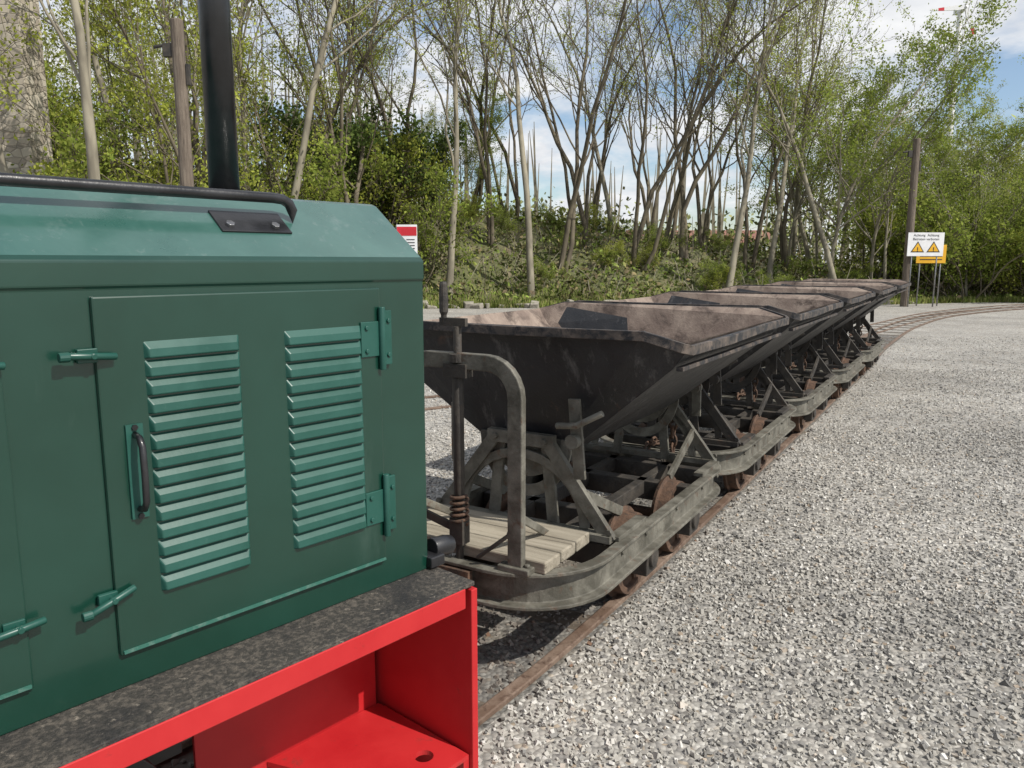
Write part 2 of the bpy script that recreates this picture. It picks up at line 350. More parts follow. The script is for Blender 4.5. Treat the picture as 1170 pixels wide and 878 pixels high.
for yh,sgn in((-.152,1),(-1.618,-1)):
  for z0,z1 in((D(.262),D(.108)),(D(.69),D(.528))):
    zc=(z0+z1)/2
    mb.box((.008,yh+sgn*.020,zc),(.008,.030,z1-z0-.02)); mb.box((.0125,yh-sgn*.032,zc),(.005,.058,.085))
    mb.tube([(.018,yh,z0),(.018,yh,z1)],.0085,10)
    for dz in(-.028,.028):
        mb.bolt((.015,yh-sgn*.045,zc+dz),(1,0,0),.006,.005); mb.bolt((.012,yh+sgn*.024,zc+dz*1.5),(1,0,0),.006,.005)
for (yy,zz,tilt) in((-.818,D(.168),-.006),(-.818,D(.635),.010),(-.998,D(.168),-.006),(-.975,D(.635),.0)):
    mb.box((.010,yy-.005,zz),(.010,.035,.026)); mb.tube([(.020,yy+.042,zz+.002+tilt),(.026,yy,zz),(.026,yy-.040,zz-.003-tilt)],.0068,10)
    mb.lathe((.026,yy-.045,zz-.004-tilt),(0,1,0),[(-.012,0),(-.012,.009),(.006,.009),(.006,0)],12)
    mb.tube([(.008,yy,zz),(.034,yy,zz)],.006,8)
mb.build('hinges_and_latches',[M['louver']],loco,.0015)
mb=MB()
for off in(0,-.81):
    y=-.752+off; mb.k=0; mb.box((.0125,y,D(.398)),(.005,.032,.185)); mb.k=1
    zt,zb=D(.325),D(.472)
    mb.tube([(.015,y,zt),(.035,y+.0,zt-.004),(.045,y,zt-.02),(.047,y,(zt+zb)/2),(.045,y,zb+.02),(.035,y,zb+.004),(.015,y,zb)],.0065,10,up=(0,1,0))
    for z in(zt,zb): mb.bolt((.014,y,z+(.014 if z==zt else -.014)),(1,0,0),.006,.005)
mb.build('door_handle',[M['louver'],M['black']],loco)
# frame
mb=MB(); xo=.154
mb.box((-hw/2,-1.72,HB-.006),(hw+2*xo,3.46+.03,.012))
mb.build('deck',[M['deck']],loco,.002)
mb=MB()
for sx in(0,1):
    X1=xo+.002 if sx==0 else -hw-xo-.002; sg=1 if sx==0 else -1
    mb.box((X1-sg*.006,-1.73,HB-.012-.0255),(.012,3.44,.055))
    mb.box((X1-sg*.395,-.29,HB-.012-.29),(.012,.56,.555))
    mb.box((X1-sg*.395,-2.9,HB-.012-.29),(.012,1.0,.555))
mb.box((-hw/2,-1.73,HB-.03),(hw+2*xo-.04,3.42,.03))
for yy in(.020,-3.47):
    mb.box((-hw/2,yy,HB-.010-.36),(hw+2*xo+.008,.022,.70))
mb.build('frame',[M['red']],loco,.0025)
mb=MB(); zt=D(1.32)
def gusset(mb,sg,x0):
    out=[(x0,-.0),(x0,-.09),(x0-sg*.05,-.14),(x0-sg*.30,-.40),(x0-sg*.38,-.40),(x0-sg*.38,0)]
    hc=(x0-sg*.085,-.085); n=24; ring=[];outer=[]
    poly=[Vector((a,b)) for a,b in out]
    for i in range(n):
        th=2*math.pi*i/n; d=Vector((math.cos(th),math.sin(th))); best=9
        for j in range(len(poly)):
            A=poly[j];B=poly[(j+1)%len(poly)]; e=B-A; det=d.x*(-e.y)+e.x*d.y
            if abs(det)<1e-9: continue
            w=A-Vector(hc); t=(w.x*(-e.y)+e.x*w.y)/det; s_=(d.x*w.y-d.y*w.x)/det
            if t>0 and -1e-6<=s_<=1+1e-6: best=min(best,t)
        outer.append((hc[0]+d.x*best,hc[1]+d.y*best)); ring.append((hc[0]+d.x*.026,hc[1]+d.y*.026))
    vs=[(x,y,zt) for x,y in outer]+[(x,y,zt) for x,y in ring]+[(x,y,zt-.014) for x,y in outer]+[(x,y,zt-.014) for x,y in ring]
    fs=[]
    for i in range(n):
        j=(i+1)%n; fs+=[(i,j,n+j,n+i),(2*n+i,3*n+i,3*n+j,2*n+j),(i,2*n+i,2*n+j,j),(n+i,n+j,3*n+j,3*n+i)]
    mb.add(vs,fs)
gusset(mb,1,xo-.004)
mb.box((xo-.19,-.003,zt-.045),(.36,.020,.075))
mb.build('buffer_beam_gusset',[M['red']],loco)
mb=MB()
for y in(-.95,-2.3):
    for x in(-.45-.325,-.45+.325):
        mb.lathe((x-.035,y,.27),(1,0,0),[(0,0),(0,.27),(.07,.27),(.07,.23),(.05,.20),(.05,.09),(.09,.07),(.09,0)],32)
    mb.tube([(-.95,y,.27),(.05,y,.27)],.035,12)
    for x in(-.95,-.02): mb.box((x,y,.29),(.10,.22,.24)); mb.box((x,y,.45),(.06,.30,.06))
    mb.box((-.42,y,.45),(.6,.3,.2))
mb.box((-.45,-1.55,.36),(.5,.8,.3)); mb.box((-.26,-1.35,.42),(.06,1.5,.2))
mb.build('running_gear',[M['black']],loco,.004)
mb=MB()
mb.tube([(.0-.02,.03,.715),(-.02,.075,.712),(-.02,.10,.705)],.028,14); mb.box((-.02,.02,.69),(.08,.05,.03))
mb.box((-.45,.06,.42),(.26,.06,.2)); mb.tube([(-.45,.05,.42),(-.45,.25,.42)],.05,14); mb.lathe((-.45,.25,.42),(0,1,0),[(0,0),(0,.12),(.02,.13),(.035,.08),(.035,0)],24)
mb.build('buffer',[M['black']],loco,.003)
mb=MB(); mb.tube([(-.405,-.315,1.65),(-.405,-.315,2.75)],.038,24); mb.lathe((-.405,-.315,1.652),(0,0,1),[(0,0),(0,.07),(.012,.07),(.012,.05),(.03,.045),(.03,0)],24)
mb.build('exhaust_pipe',[M['black']],loco)
mb=MB()
def slope(x): return HS+.012+(-.005-x)/.177*.136
sr=Matrix.Rotation(math.atan2(.136,.177),3,'Y')
mb.tube([(-.105,-1.72,1.645),(-.105,-1.2,1.645),(-.105,-.6,1.645),(-.105,-.36,1.645),(-.105,-.335,1.643),(-.105,-.318,1.634),(-.105,-.310,1.618),(-.105,-.310,slope(-.105))],.012,12)
mb.tube([(-.105,-1.70,1.645),(-.105,-1.70,slope(-.105))],.012,12)
mb.box((-.10,-.42,slope(-.10)+.002),(.075,.17,.006),sr)
mb.box((-.10,-1.62,slope(-.10)+.002),(.075,.17,.006),sr)
mb.k=1
for yy in(-.48,-.37): mb.bolt((-.085,yy,slope(-.085)+.005),(.61,0,.79),.010,.008)
mb.build('handrail',[M['black'],M['steel']],loco,.001)
mb=MB(); 
mb.box((-hw/2,-1.78,1.25),(1.1,.04,1.16)); mb.box((-hw/2,-2.95,1.25),(1.1,.04,1.16))
for x in(.10,-1.0): mb.box((x,-2.72,1.05),(.03,.44,.76)); mb.box((x,-1.86,1.05),(.03,.15,.76))
for x in(.09,-.99):
    for y in(-1.79,-2.94): mb.box((x,y,1.9),(.05,.05,.3))
mb.sweep([(-1.08,-2.37,2.05),(-.8,-2.37,2.12),(-.45,-2.37,2.15),(-.1,-2.37,2.12),(.18,-2.37,2.05)],[(-.65,-.01),(.65,-.01),(.65,.01),(-.65,.01)])
mb.box((-.45,-2.6,.9),(.5,.4,.45))
mb.build('cab',[M['green']],loco,.005)
# ------------------------------------------------------------------ tipper wagons
def rounded(hwid,ya,yb,ra,n=10):
    pts=[]
    for (cx,cy,a0) in((hwid-ra,yb-ra,0),(-hwid+ra,yb-ra,90),(-hwid+ra,ya+ra,180),(hwid-ra,ya+ra,270)):
        for i in range(n+1):
            a=math.radians(a0+90*i/n); pts.append((cx+ra*math.cos(a),cy+ra*math.sin(a)))
    return pts
def ye(z): return .60+.20*(z-.60)/.60
PR=[(0,.655),(.10,.665),(.19,.715),(.68,1.115),(.75,1.20)]
prof=[(-x,z) for x,z in PR[::-1][:-1]]+PR
def wagon_meshes(ya,yb,brake):
    parts=[]
    mb=MB(); n=len(prof); NS=5
    def lay(shr=1.0,dz=0.0):
        vs=[];fs=[]; rg=random.Random(5 if brake else 9)
        for j in range(NS+1):
            t=-1+2*j/NS
            for i,(x,z) in enumerate(prof):
                dd=(rg.uniform(-.009,.009) if 0<i<n-1 and 0<j<NS else 0)
                vs.append((x*shr+dd,ye(z)*t*shr,z+dz+dd))
        for j in range(NS):
            for i in range(n-1): fs.append((j*n+i,j*n+i+1,(j+1)*n+i+1,(j+1)*n+i))
        b=len(vs)
        for sg in(-1,1): vs+=[(.60*shr,sg*.855*shr,1.25+dz*.2),(-.60*shr,sg*.855*shr,1.25+dz*.2)]
        fs.append(tuple(range(n))+(b,b+1)); fs.append(tuple(range(NS*n,NS*n+n))+(b+2,b+3))
        return vs,fs
    vs,fs=lay(); mb.add(vs,fs); o=mb.build('tub',[M['tub']]); md=o.modifiers.new('s','SOLIDIFY'); md.thickness=.010; md.offset=1
    parts.append(o)
    mb=MB(); vs,fs=lay(.982,.014); mb.add(vs,fs); parts.append(mb.build('tub_lining',[M['tubin']]))
    mb=MB(); R=[(.755,-.80,1.195),(.757,-.3,1.19),(.752,.3,1.197),(.755,.80,1.195),(.735,.835,1.205),(.60,.863,1.243),(.1,.866,1.238),(-.60,.863,1.243),(-.735,.835,1.205),(-.755,.80,1.195),(-.755,-.80,1.195),(-.735,-.835,1.205),(-.60,-.863,1.243),(0,-.866,1.238),(.60,-.863,1.243),(.735,-.835,1.205)]
    mb.sweep(R,[(-.009,-.022),(.009,-.022),(.009,.014),(-.009,.014)],closed=True)
    for sx in(-1,1): mb.bar((sx*.715,-.80,1.12),(sx*.715,.80,1.12),.026,.016,(0,0,1))
    parts.append(mb.build('tub_rim',[M['rim']],None,.002))
    mb=MB()
    path=[(x,y,.32) for x,y in rounded(.44,ya,yb,.30)]
    sec=[(0,-.07),(.052,-.07),(.052,-.056),(.012,-.054),(.012,.054),(.052,.056),(.052,.07),(0,.07)]
    mb.sweep(path,sec,closed=True)
    for sx in(-1,1):
        for yy in(-.66,-.40,.0,.40,.66): mb.bolt((sx*.452,yy,.335),(sx,0,0),.011,.010)
    parts.append(mb.build('frame',[M['frame']],None,.003))
    mb=MB()
    for y in(-.66,-.3,.3,.66): mb.box((0,y,.315),(.86,.07,.10))
    for x in(-.16,.16): mb.box((x,0,.33),(.05,1.4,.07))
    mb.box((0,ya+.06,.30),(.18,.14,.10)); mb.box((0,yb-.06,.30),(.18,.14,.10))
    for y in(-.3,.3):
        for x in(-.415,.415):
            mb.box((x,y,.19),(.07,.13,.14)); mb.box((x,y,.245),(.06,.26,.03))
            mb.tube([(x-.05,y,.19),(x+.05,y,.19)],.045,14)
    parts.append(mb.build('underframe',[M['dark']],None,.004))
    mb=MB()
    for y in(-.3,.3):
        for sg in(-1,1):
            mb.lathe((sg*.325,y,.19),(sg,0,0),[(-.05,.03),(-.045,.20),(-.025,.21),(-.02,.19),(.035,.185),(.035,.155),(.012,.15),(.012,.07),(.045,.055),(.045,0)],36)
            for k in range(4):
                a=k*math.pi/2+.4; 
                mb.bar((sg*.34,y+.06*math.cos(a),.19+.06*math.sin(a)),(sg*.34,y+.15*math.cos(a),.19+.15*math.sin(a)),.025,.02,(1,0,0))
        mb.tube([(-.4,y,.19),(.4,y,.19)],.025,12)
    parts.append(mb.build('wheelsets',[M['rust']],None,.002))
    mb=MB()
    for sg in(-1,1):
        y=sg*.70
        for sx in(-1,1):
            mb.bar((sx*.42,y,.385),(sx*.12,y,.77),.055,.03,(0,1,0))
            mb.bar((sx*.15,y-sg*.02,.385),(sx*.11,y-sg*.02,.77),.05,.02,(0,1,0))
            mb.bar((sx*.43,y,.40),(sx*.43,y-sg*.30,.40),.05,.02,(0,0,1))
            mb.bar((sx*.30,y-sg*.0,.56),(sx*.30,y-sg*.38,.385),.045,.02,(1,0,0))
        mb.box((0,y,.765),(.32,.035,.055)); mb.box((0,y+sg*.005,.40),(.86,.06,.03))
        arc=[(.20*math.cos(math.radians(a)),y-sg*.035,.77+.24*math.sin(math.radians(a))) for a in range(-180,1,12)]
        mb.sweep(arc,[(-.025,-.008),(.025,-.008),(.025,.008),(-.025,.008)],(0,1,0))
        arc=[(.30*math.cos(math.radians(a)),y-sg*.005,.42+.28*math.sin(math.radians(a))) for a in range(0,181,12)]
        mb.sweep(arc,[(-.02,-.010),(.02,-.010),(.02,.010),(-.02,.010)],(0,1,0))
        for x in(-.42,-.12,.12,.42): mb.bolt((x,y+sg*.018,.43 if abs(x)>.3 else .765),(0,sg,0),.014,.012)
    parts.append(mb.build('pedestal',[M['frame'] if brake else M['dark']],None,.002))
    mb=MB()
    for sg in(-1,1):
        y=sg*.655
        mb.lathe((0,y-.008,.77),(0,1,0),[(0,0),(0,.18),(.016,.18),(.016,0)],28)
        mb.bar((.30,sg*.745,.64),(.285,sg*.775,.97),.05,.016,(0,1,0)); mb.tube([(.22,sg*.80,.86),(.31,sg*.805,.87),(.42,sg*.805,.93)],.013,10)
        mb.tube([(.285,sg*.74,.80),(.285,sg*.80,.80)],.03,12); mb.bar((-.30,sg*.745,.64),(-.285,sg*.765,.9),.05,.016,(0,1,0))
    parts.append(mb.build('rocker_and_latch',[M['frame'] if brake else M['dark']],None,.002))
    if brake:
        mb=MB(); w=[-1.10,-.975,-.85]
        for i,y in enumerate(w): mb.box((-.02+.005*i,y+.02,.413),(.76-.012*i,.118,.046),Matrix.Rotation(.01*(i-1),3,'Z'))
        parts.append(mb.build('platform_planks',[M['plank']],None,.006))
        mb=MB(); y=ya+.0; zz=1.145; R_=.12; hwx=.25
        pth=[(hwx,y,.40),(hwx,y,zz-R_)]+[(hwx-R_+R_*math.cos(math.radians(a)),y,zz-R_+R_*math.sin(math.radians(a))) for a in range(15,91,15)]
        pth+=[(-p[0],p[1],p[2]) for p in pth[::-1]]
        mb.sweep(pth,[(-.030,-.016),(.030,-.016),(.030,.016),(-.030,.016)],(0,1,0))
        for sx in(-1,1):
            mb.box((sx*hwx,y,.40),(.13,.06,.024)); mb.bolt((sx*(hwx+.045),y,.412),(0,0,1),.012,.012)
            mb.bar((sx*hwx,y,.60),(sx*hwx*.8,y+.36,.40),.03,.012,(1,0,0))
        parts.append(mb.build('brake_stand',[M['frame']],None,.004))
        mb=MB()
        mb.tube([(0,y,.30),(0,y,1.27)],.015,12); mb.tube([(0,y,.62),(0,y,1.10)],.021,12); mb.box((0,y,1.11),(.10,.05,.05)); mb.lathe((0,y,1.14),(0,0,1),[(0,0),(0,.032),(.03,.032),(.03,0)],16)
        mb.bar((.04,y,1.285),(-.075,y,1.285),.03,.018,(0,1,0)); mb.tube([(-.06,y,1.28),(-.06,y,1.43)],.011,10); mb.lathe((-.06,y,1.31),(0,0,1),[(0,.011),(.01,.016),(.06,.017),(.11,.015),(.12,.01)],12)
        mb.box((0,y,.50),(.06,.05,.10))
        mb.tube([(.10,y-.03,.42),(.22,y-.01,.52),(.25,y,.60)],.008,8); mb.bar((-.25,y,.56),(.0,y,.50),.03,.014,(0,1,0))
        parts.append(mb.build('brake_spindle',[M['dark']],None,.001))
        mb=MB(); hel=[(.032*math.cos(t*.5),y+.032*math.sin(t*.5),.525+t*.0018) for t in range(0,64)]
        mb.tube(hel,.0065,6,up=(0,0,1)); parts.append(mb.build('brake_spring',[M['rust']]))
    mb=MB()
    for (yy,sg) in((ya,-1),(yb,1)): mb.box((0,yy+sg*.05,.32),(.16,.03,.10))
    th=[(math.cos(2*math.pi*q/12),math.sin(2*math.pi*q/12)) for q in range(12)]
    for i in range(4):
        yc=yb-.08+i*.055
        if i%2: pts=[(.022*c,yc+.040*s_,.44-.02*abs(i-1.5)) for c,s_ in th]; up=(0,0,1)
        else: pts=[(0,yc+.040*s_,.44-.02*abs(i-1.5)+.022*c) for c,s_ in th]; up=(1,0,0)
        mb.tube([Vector(p) for p in pts],.008,6,up=Vector(up),closed=True)
    for i in range(5):
        zc=.62-i*.05
        if i%2: pts=[(.15+.02*c,.80,zc+.036*s_) for c,s_ in th]; up=(0,1,0)
        else: pts=[(.15,.80+.02*c,zc+.036*s_) for c,s_ in th]; up=(1,0,0)
        mb.tube([Vector(p) for p in pts],.008,6,up=Vector(up),closed=True)
    parts.append(mb.build('coupling',[M['rust']]))
    return parts
def place_wagon(parts,e,copy=False):
    for o in parts:
        if copy:
            q=o.copy(); scn.collection.objects.link(q); q.parent=e
        else: o.parent=e
A=wagon_meshes(-1.16,.86,True); B=wagon_meshes(-.985,.985,False)
x,y=W(3.45); place_wagon(A,empty('tipper_wagon',(x,y,0),-math.radians(31)))
first=True
for al,lat,hd in((5.36,0,31),(7.40,0,31),(9.44,.02,30.8),(11.48,.03,31)):
    x,y=W(al,lat); place_wagon(B,empty('tipper_wagon',(x,y,0),-math.radians(hd)),not first); first=False
# ------------------------------------------------------------------ vegetation
def leaf_quads(C,size,rng):
    n=len(C); a=rng.normal(size=(n,3)); a/=np.linalg.norm(a,axis=1)[:,None]
    b=rng.normal(size=(n,3)); b-=a*(a*b).sum(1)[:,None]; b/=np.linalg.norm(b,axis=1)[:,None]
    s=size[:,None]; return np.stack([C-a*s,C-b*s*.55,C+a*s,C+b*s*.55],1).reshape(-1,3)
def make_tree(name,seed,Ht,r0,leaves,lsize,stems=1,bark='bark',leafm='leafy',first=.3,kids=14,lean=.05,spread=1.0,crook=.08,splay=.15,l3=3):
    rng=np.random.default_rng(seed); V=[];F=[];nv=[0];tips=[]
    def tube(P,R,n):
        P=np.array(P); T=np.gradient(P,axis=0); T/=np.linalg.norm(T,axis=1)[:,None]+1e-9
        ref=np.array([1.,.3,.1]); S=np.cross(T,ref); S/=np.linalg.norm(S,axis=1)[:,None]+1e-9; U=np.cross(T,S)
        th=np.arange(n)*2*math.pi/n
        rings=P[:,None]+np.array(R)[:,None,None]*(S[:,None]*np.cos(th)[None,:,None]+U[:,None]*np.sin(th)[None,:,None])
        V.append(rings.reshape(-1,3)); b=nv[0]
        for i in range(len(P)-1):
            for q in range(n): F.append((b+i*n+q,b+i*n+(q+1)%n,b+(i+1)*n+(q+1)%n,b+(i+1)*n+q))
        nv[0]+=len(P)*n
    def grow(p,d,Ln,r,lev):
        ns=(12,7,5,3)[lev]; P=[p];R=[r];D_=[d]
        for i in range(ns):
            d=d+rng.normal(size=3)*(crook,.16,.22,.25)[lev]+np.array([0,0,(.02,.10,.08,.04)[lev]])
            d/=np.linalg.norm(d); p=p+d*Ln/ns; P.append(p); t=(i+1)/ns
            R.append(r*(1-t)**.8*.97+.004 if lev else r*(1-.88*t)); D_.append(d)
        tube(P,R,(8,5,4,3)[lev])
        if lev>=2: tips.append((np.array(P[1:]),lev))
        if lev<3:
            nk=(kids,5,l3)[lev]
            for k in range(nk):
                t=rng.uniform(first if lev==0 else .25,1.0) ; f=t*ns; i=min(int(f),ns-1); q=P[i]+(P[i+1]-P[i])*(f-i)
                dd=D_[i]; az=rng.uniform(0,2*math.pi); perp=np.cross(dd,[math.cos(az),math.sin(az),.2]); perp/=np.linalg.norm(perp)+1e-9
                ang=rng.uniform(.35,.85)*spread; nd=dd*math.cos(ang)+perp*math.sin(ang)
                if nd[2]<.05 and lev<2: nd[2]=abs(nd[2])*.5+.1
                grow(q,nd/np.linalg.norm(nd),Ln*rng.uniform(.28,.50)*(1.1-.6*(t if lev==0 else .3)),max(R[i]*rng.uniform(.34,.55),.007),lev+1)
    for s in range(stems):
        az=rng.uniform(0,6.28); sp=splay if stems>1 else lean
        d=np.array([math.cos(az)*sp,math.sin(az)*sp,1.]); d/=np.linalg.norm(d)
        grow(np.array([math.cos(az)*.15*(stems>1),math.sin(az)*.15*(stems>1),-.3]),d,Ht*rng.uniform(.85,1.05),r0*rng.uniform(.75,1.05),0)
    V_=np.concatenate(V)
    allp=np.concatenate([t[0] for t in tips]); idx=rng.integers(0,len(allp),leaves)
    C=allp[idx]+rng.normal(size=(leaves,3))*.16*max(1,lsize/.09)*.9
    LV=leaf_quads(C,rng.uniform(.6,1.2,leaves)*lsize,rng); b=len(V_)
    LF=b+np.arange(leaves*4).reshape(-1,4)
    return fast_mesh(name,np.concatenate([V_,LV]),[(np.array(F),0),(LF,1)],[M[bark],M[leafm]],smooth=[0],link=False)
bare=[make_tree('bare_tree_mesh',10+i,[15,16,14,15.5,17][i],[.15,.12,.11,.14,.13][i],[2400,2800,1700,3200,2600][i],.052,[1,2,3,1,2][i],['bark','barkd','barkd','bark','barkd'][i],'leafy',[.28,.25,.3,.35,.25][i],[15,11,9,15,10][i],crook=[.06,.11,.13,.08,.11][i]) for i in range(5)]
leafy=[make_tree('leafy_tree_mesh',30+i,[14,13,12,15][i],[.10,.09,.08,.10][i],[5500,6500,7500,7000][i],.07,[1,2,1,1][i],['bark','barkd','bark','bark'][i],['leafy','leafy','leafg','leafg'][i],[.12,.15,.12,.15][i],[18,11,18,18][i],spread=1.15,crook=.10) for i in range(4)]
shr=[make_tree('shrub_mesh',50+i,[3.0,3.6,2.6][i],.03,[3800,4400,4200][i],.06,6,'barkd',['leafy','leafg','leafdk'][i],.15,7,splay=.55,crook=.14,l3=2) for i in range(3)]
def put(name,me,x,y,s=1.,rz=None,tilt=(0,0),sink=0):
    o=bpy.data.objects.new(name,me); scn.collection.objects.link(o)
    o.location=(x,y,float(terr(x,y))-sink); o.scale=(s,s,s*random.uniform(.95,1.05)); o.rotation_euler=(tilt[0],tilt[1],random.uniform(0,6.28) if rz is None else rz); return o
def ux(u,y): return (u-585)/880/1.012*y
for u,y,k,s,tx in((512,27.5,0,1.0,.02),(560,31,1,.9,0),(608,27.6,3,1.0,0.0),(640,30,4,.95,.03),(668,33,2,1,0),(700,36,3,.9,0),(728,30.5,2,1.05,.0),(755,33,4,.9,.0),(783,32,4,1,.03),(806,35,2,.95,0),(832,28.5,0,.95,.12),(855,33,1,.9,.05),(535,36,4,.9,0),(588,36,2,.95,0),(680,40,1,.95,0),(745,42,2,1,0),(880,31,3,.9,.04),(905,34,4,.85,.08)):
    o=put('bare_tree',bare[k],ux(u,y),y,s); o.rotation_euler=(0,tx,random.uniform(0,6.28))
for i in range(28):
    u=random.uniform(890,1230); y=random.uniform(29.5,46); put('leafy_tree',leafy[random.choice([2,3,2,3,0])],ux(u,y),y,random.uniform(.48,.66) if u>1010 else random.uniform(.70,.9),tilt=(0,random.uniform(-.05,.10)))
for i in range(7):
    u=random.uniform(880,1190); y=random.uniform(28.5,36); put('bare_tree',bare[random.choice([0,3,1])],ux(u,y),y,random.uniform(.42,.55) if u>1000 else .85,tilt=(0,random.uniform(0,.10)))
for u,y,k,s in((110,15.5,0,.95),(35,17,3,.9),(320,23,3,1),(285,25,0,.9),(400,26,1,.95),(432,27,4,.9),(370,29,2,1),(240,28,2,1),(150,26,3,1),(465,31,1,.95)):
    put('bare_tree',bare[k],ux(u,y),y,s,tilt=(0,random.uniform(-.06,.06)))
for i in range(21):
    u=random.uniform(-120,430); y=random.uniform(19,42) if u>90 else random.uniform(27,42); put('leafy_tree',leafy[random.choice([0,1,0,1,2])],ux(u,y),y,random.uniform(.65,1.0))
for i in range(6):
    u=random.uniform(430,560); y=random.uniform(34,46); put('leafy_tree',leafy[random.choice([0,1,2])],ux(u,y),y,random.uniform(.35,.5))
for i in range(28):
    u=random.uniform(-60,500); y=random.uniform(17.5,32) if u<350 else random.uniform(27,34); put('shrub',shr[random.choice([0,0,1])],ux(u,y),y,random.uniform(.7,1.3))
for u,y,s in((420,30,1.5),(455,31,1.6),(490,33,1.4),(380,32,1.6)): put('shrub',shr[2],ux(u,y),y,s)
for i in range(28):
    u=random.uniform(980,1260); y=random.uniform(29.5,40); put('shrub',shr[random.choice([1,1,0])],ux(u,y),y,random.uniform(.7,1.5))
for i in range(30):
    u=random.uniform(490,1010); y=random.uniform(28.3,36); put('shrub',shr[random.choice([0,1,1,2])],ux(u,y),y,random.uniform(.2,.42))
rng=np.random.default_rng(3)
N=120000; az=rng.uniform(-.95,.85,N); y=rng.uniform(13,42,N); x=az*y
gm=gravelmask(x,y); dens=(np.sin(x*1.7+y*.9)+np.sin(y*2.3-x*.8)+np.sin(x*.6)*1.2)/3
k=(gm<.35)&(rng.random(N)<.65+.45*dens); x=x[k];y=y[k];dens=dens[k]; n=len(x)
z=terr(x,y)+rng.random(n)**1.4*(.30+.50*np.clip(dens+.3,0,1.2))
C=np.stack([x,y,z],1); LV=leaf_quads(C,rng.uniform(.05,.13,n),rng)
tw=[];tf=[];nb=len(LV)
for i in range(4500):
    a_=rng.uniform(-.95,.85); yy=rng.uniform(14,40); xx=a_*yy
    if gravelmask(xx,yy)>.2: continue
    b0=np.array([xx,yy,float(terr(xx,yy))]); d=rng.normal(size=3)*.5; d[2]=abs(d[2])+.6; pth=[b0+d*t*rng.uniform(.5,1.1)+np.array([0,0,-.5*t*t*.6]) for t in(0,.5,1.)]
    for j in range(2):
        w=np.array([.010,0,0]); q0,q1=pth[j],pth[j+1]; c=nb+len(tw); tw+=[q0-w,q0+w,q1+w,q1-w]; tf.append((c,c+1,c+2,c+3))
fast_mesh('undergrowth',np.concatenate([LV,np.array(tw)]),[(np.arange(n*4).reshape(-1,4),0),(np.array(tf),1)],[M['leafu'],M['bark']])
N=30000; az=rng.uniform(-.6,.9,N); y=edge_y(az)+.1+rng.exponential(1.1,N); x=az*y
z=terr(x,y); h=rng.uniform(.08,.28,N); w=rng.uniform(.012,.03,N); th=rng.uniform(0,3.14,N); dx=np.cos(th)*w; dy=np.sin(th)*w
V=np.stack([np.stack([x-dx,y-dy,z-.02],1),np.stack([x+dx,y+dy,z-.02],1),np.stack([x+rng.normal(0,.06,N),y+rng.normal(0,.06,N),z+h],1)],1).reshape(-1,3)
fast_mesh('grass_verge',V,[(np.arange(N*3).reshape(-1,3),0)],[M['grass']])
nc=2000; az=rng.uniform(-1.0,1.05,nc); kk=(az<-.1)|(az>.33)|(rng.random(nc)<.6); az=az[kk]; nc=len(az); y=rng.uniform(44,85,nc); x=az*y
top=np.interp(az,[-1,-.4,-.15,-.03,.3,.42,.6,1],[17,15,7,2.2,1.6,8,10,10.5])*(y/60)
zc=terr(x,y)+top*rng.random(nc)**.8*(.8+.25*np.sin(x*.5)); per=28
C=np.repeat(np.stack([x,y,zc],1),per,0)+rng.normal(size=(nc*per,3))*np.array([1.1,1.1,.8]); n=len(C)
LV=leaf_quads(C,rng.uniform(.10,.24,n),rng); tw=[];tf=[];nb=len(LV)
for i in range(480):
    a_=rng.uniform(-1,1.05)
    if -.1<a_<.34 and rng.random()<.55: continue
    yy=rng.uniform(44,80); xx=a_*yy; tp=float(np.interp(a_,[-1,-.4,-.15,-.03,.3,.42,.7,1],[17,15,10,8,8,9,9,9]))*yy/60*rng.uniform(.8,1.2); z0=float(terr(xx,yy))
    ln=rng.normal(0,.05)
    for j in range(4):
        t0,t1=j/4,(j+1)/4; w0=np.array([.11*(1-t0)+.02,0,0]); w1=np.array([.11*(1-t1)+.02,0,0]); q0=np.array([xx+ln*tp*t0,yy,z0+tp*t0]);q1=np.array([xx+ln*tp*t1,yy,z0+tp*t1])
        c=nb+len(tw); tw+=[q0-w0,q0+w0,q1+w1,q1-w1]; tf.append((c,c+1,c+2,c+3))
fast_mesh('distant_trees',np.concatenate([LV,np.array(tw)]),[(np.arange(n*4).reshape(-1,4),0),(np.array(tf),1)],[M['leafd'],M['bark']])
# ------------------------------------------------------------------ low stone edging
mst=surf('edging_stone',(.22,.20,.165),(.34,.31,.26),3,.4,.6,(.11,.12,.06),8,.5,.7,.85,.95,.5,25)
mb=MB(); x=-5.0
while x<34:
    y0=27.
    for _ in range(3): y0=float(edge_y(x/y0))
    w=random.uniform(.15,.55); hh=random.uniform(.08,.26)
    if random.random()<.8 and not(15<x<20): 
        R=Matrix.Rotation(random.uniform(-.5,.5),3,'Z')@Matrix.Rotation(random.uniform(-.3,.3),3,'X')@Matrix.Rotation(random.uniform(-.2,.2),3,'Y')
        mb.box((x,y0+.25+random.uniform(-.2,.2),GZ+hh*.4),(w*.9,random.uniform(.15,.35),hh*1.3),R)
    x+=w*random.uniform(.6,1.2)
for v_i in range(len(mb.v)):
    a_,b_,c_=mb.v[v_i]; mb.v[v_i]=(a_+random.uniform(-.03,.03),b_+random.uniform(-.03,.03),c_+random.uniform(-.03,.03))
mb.build('stone_edging',[mst],None,.03)
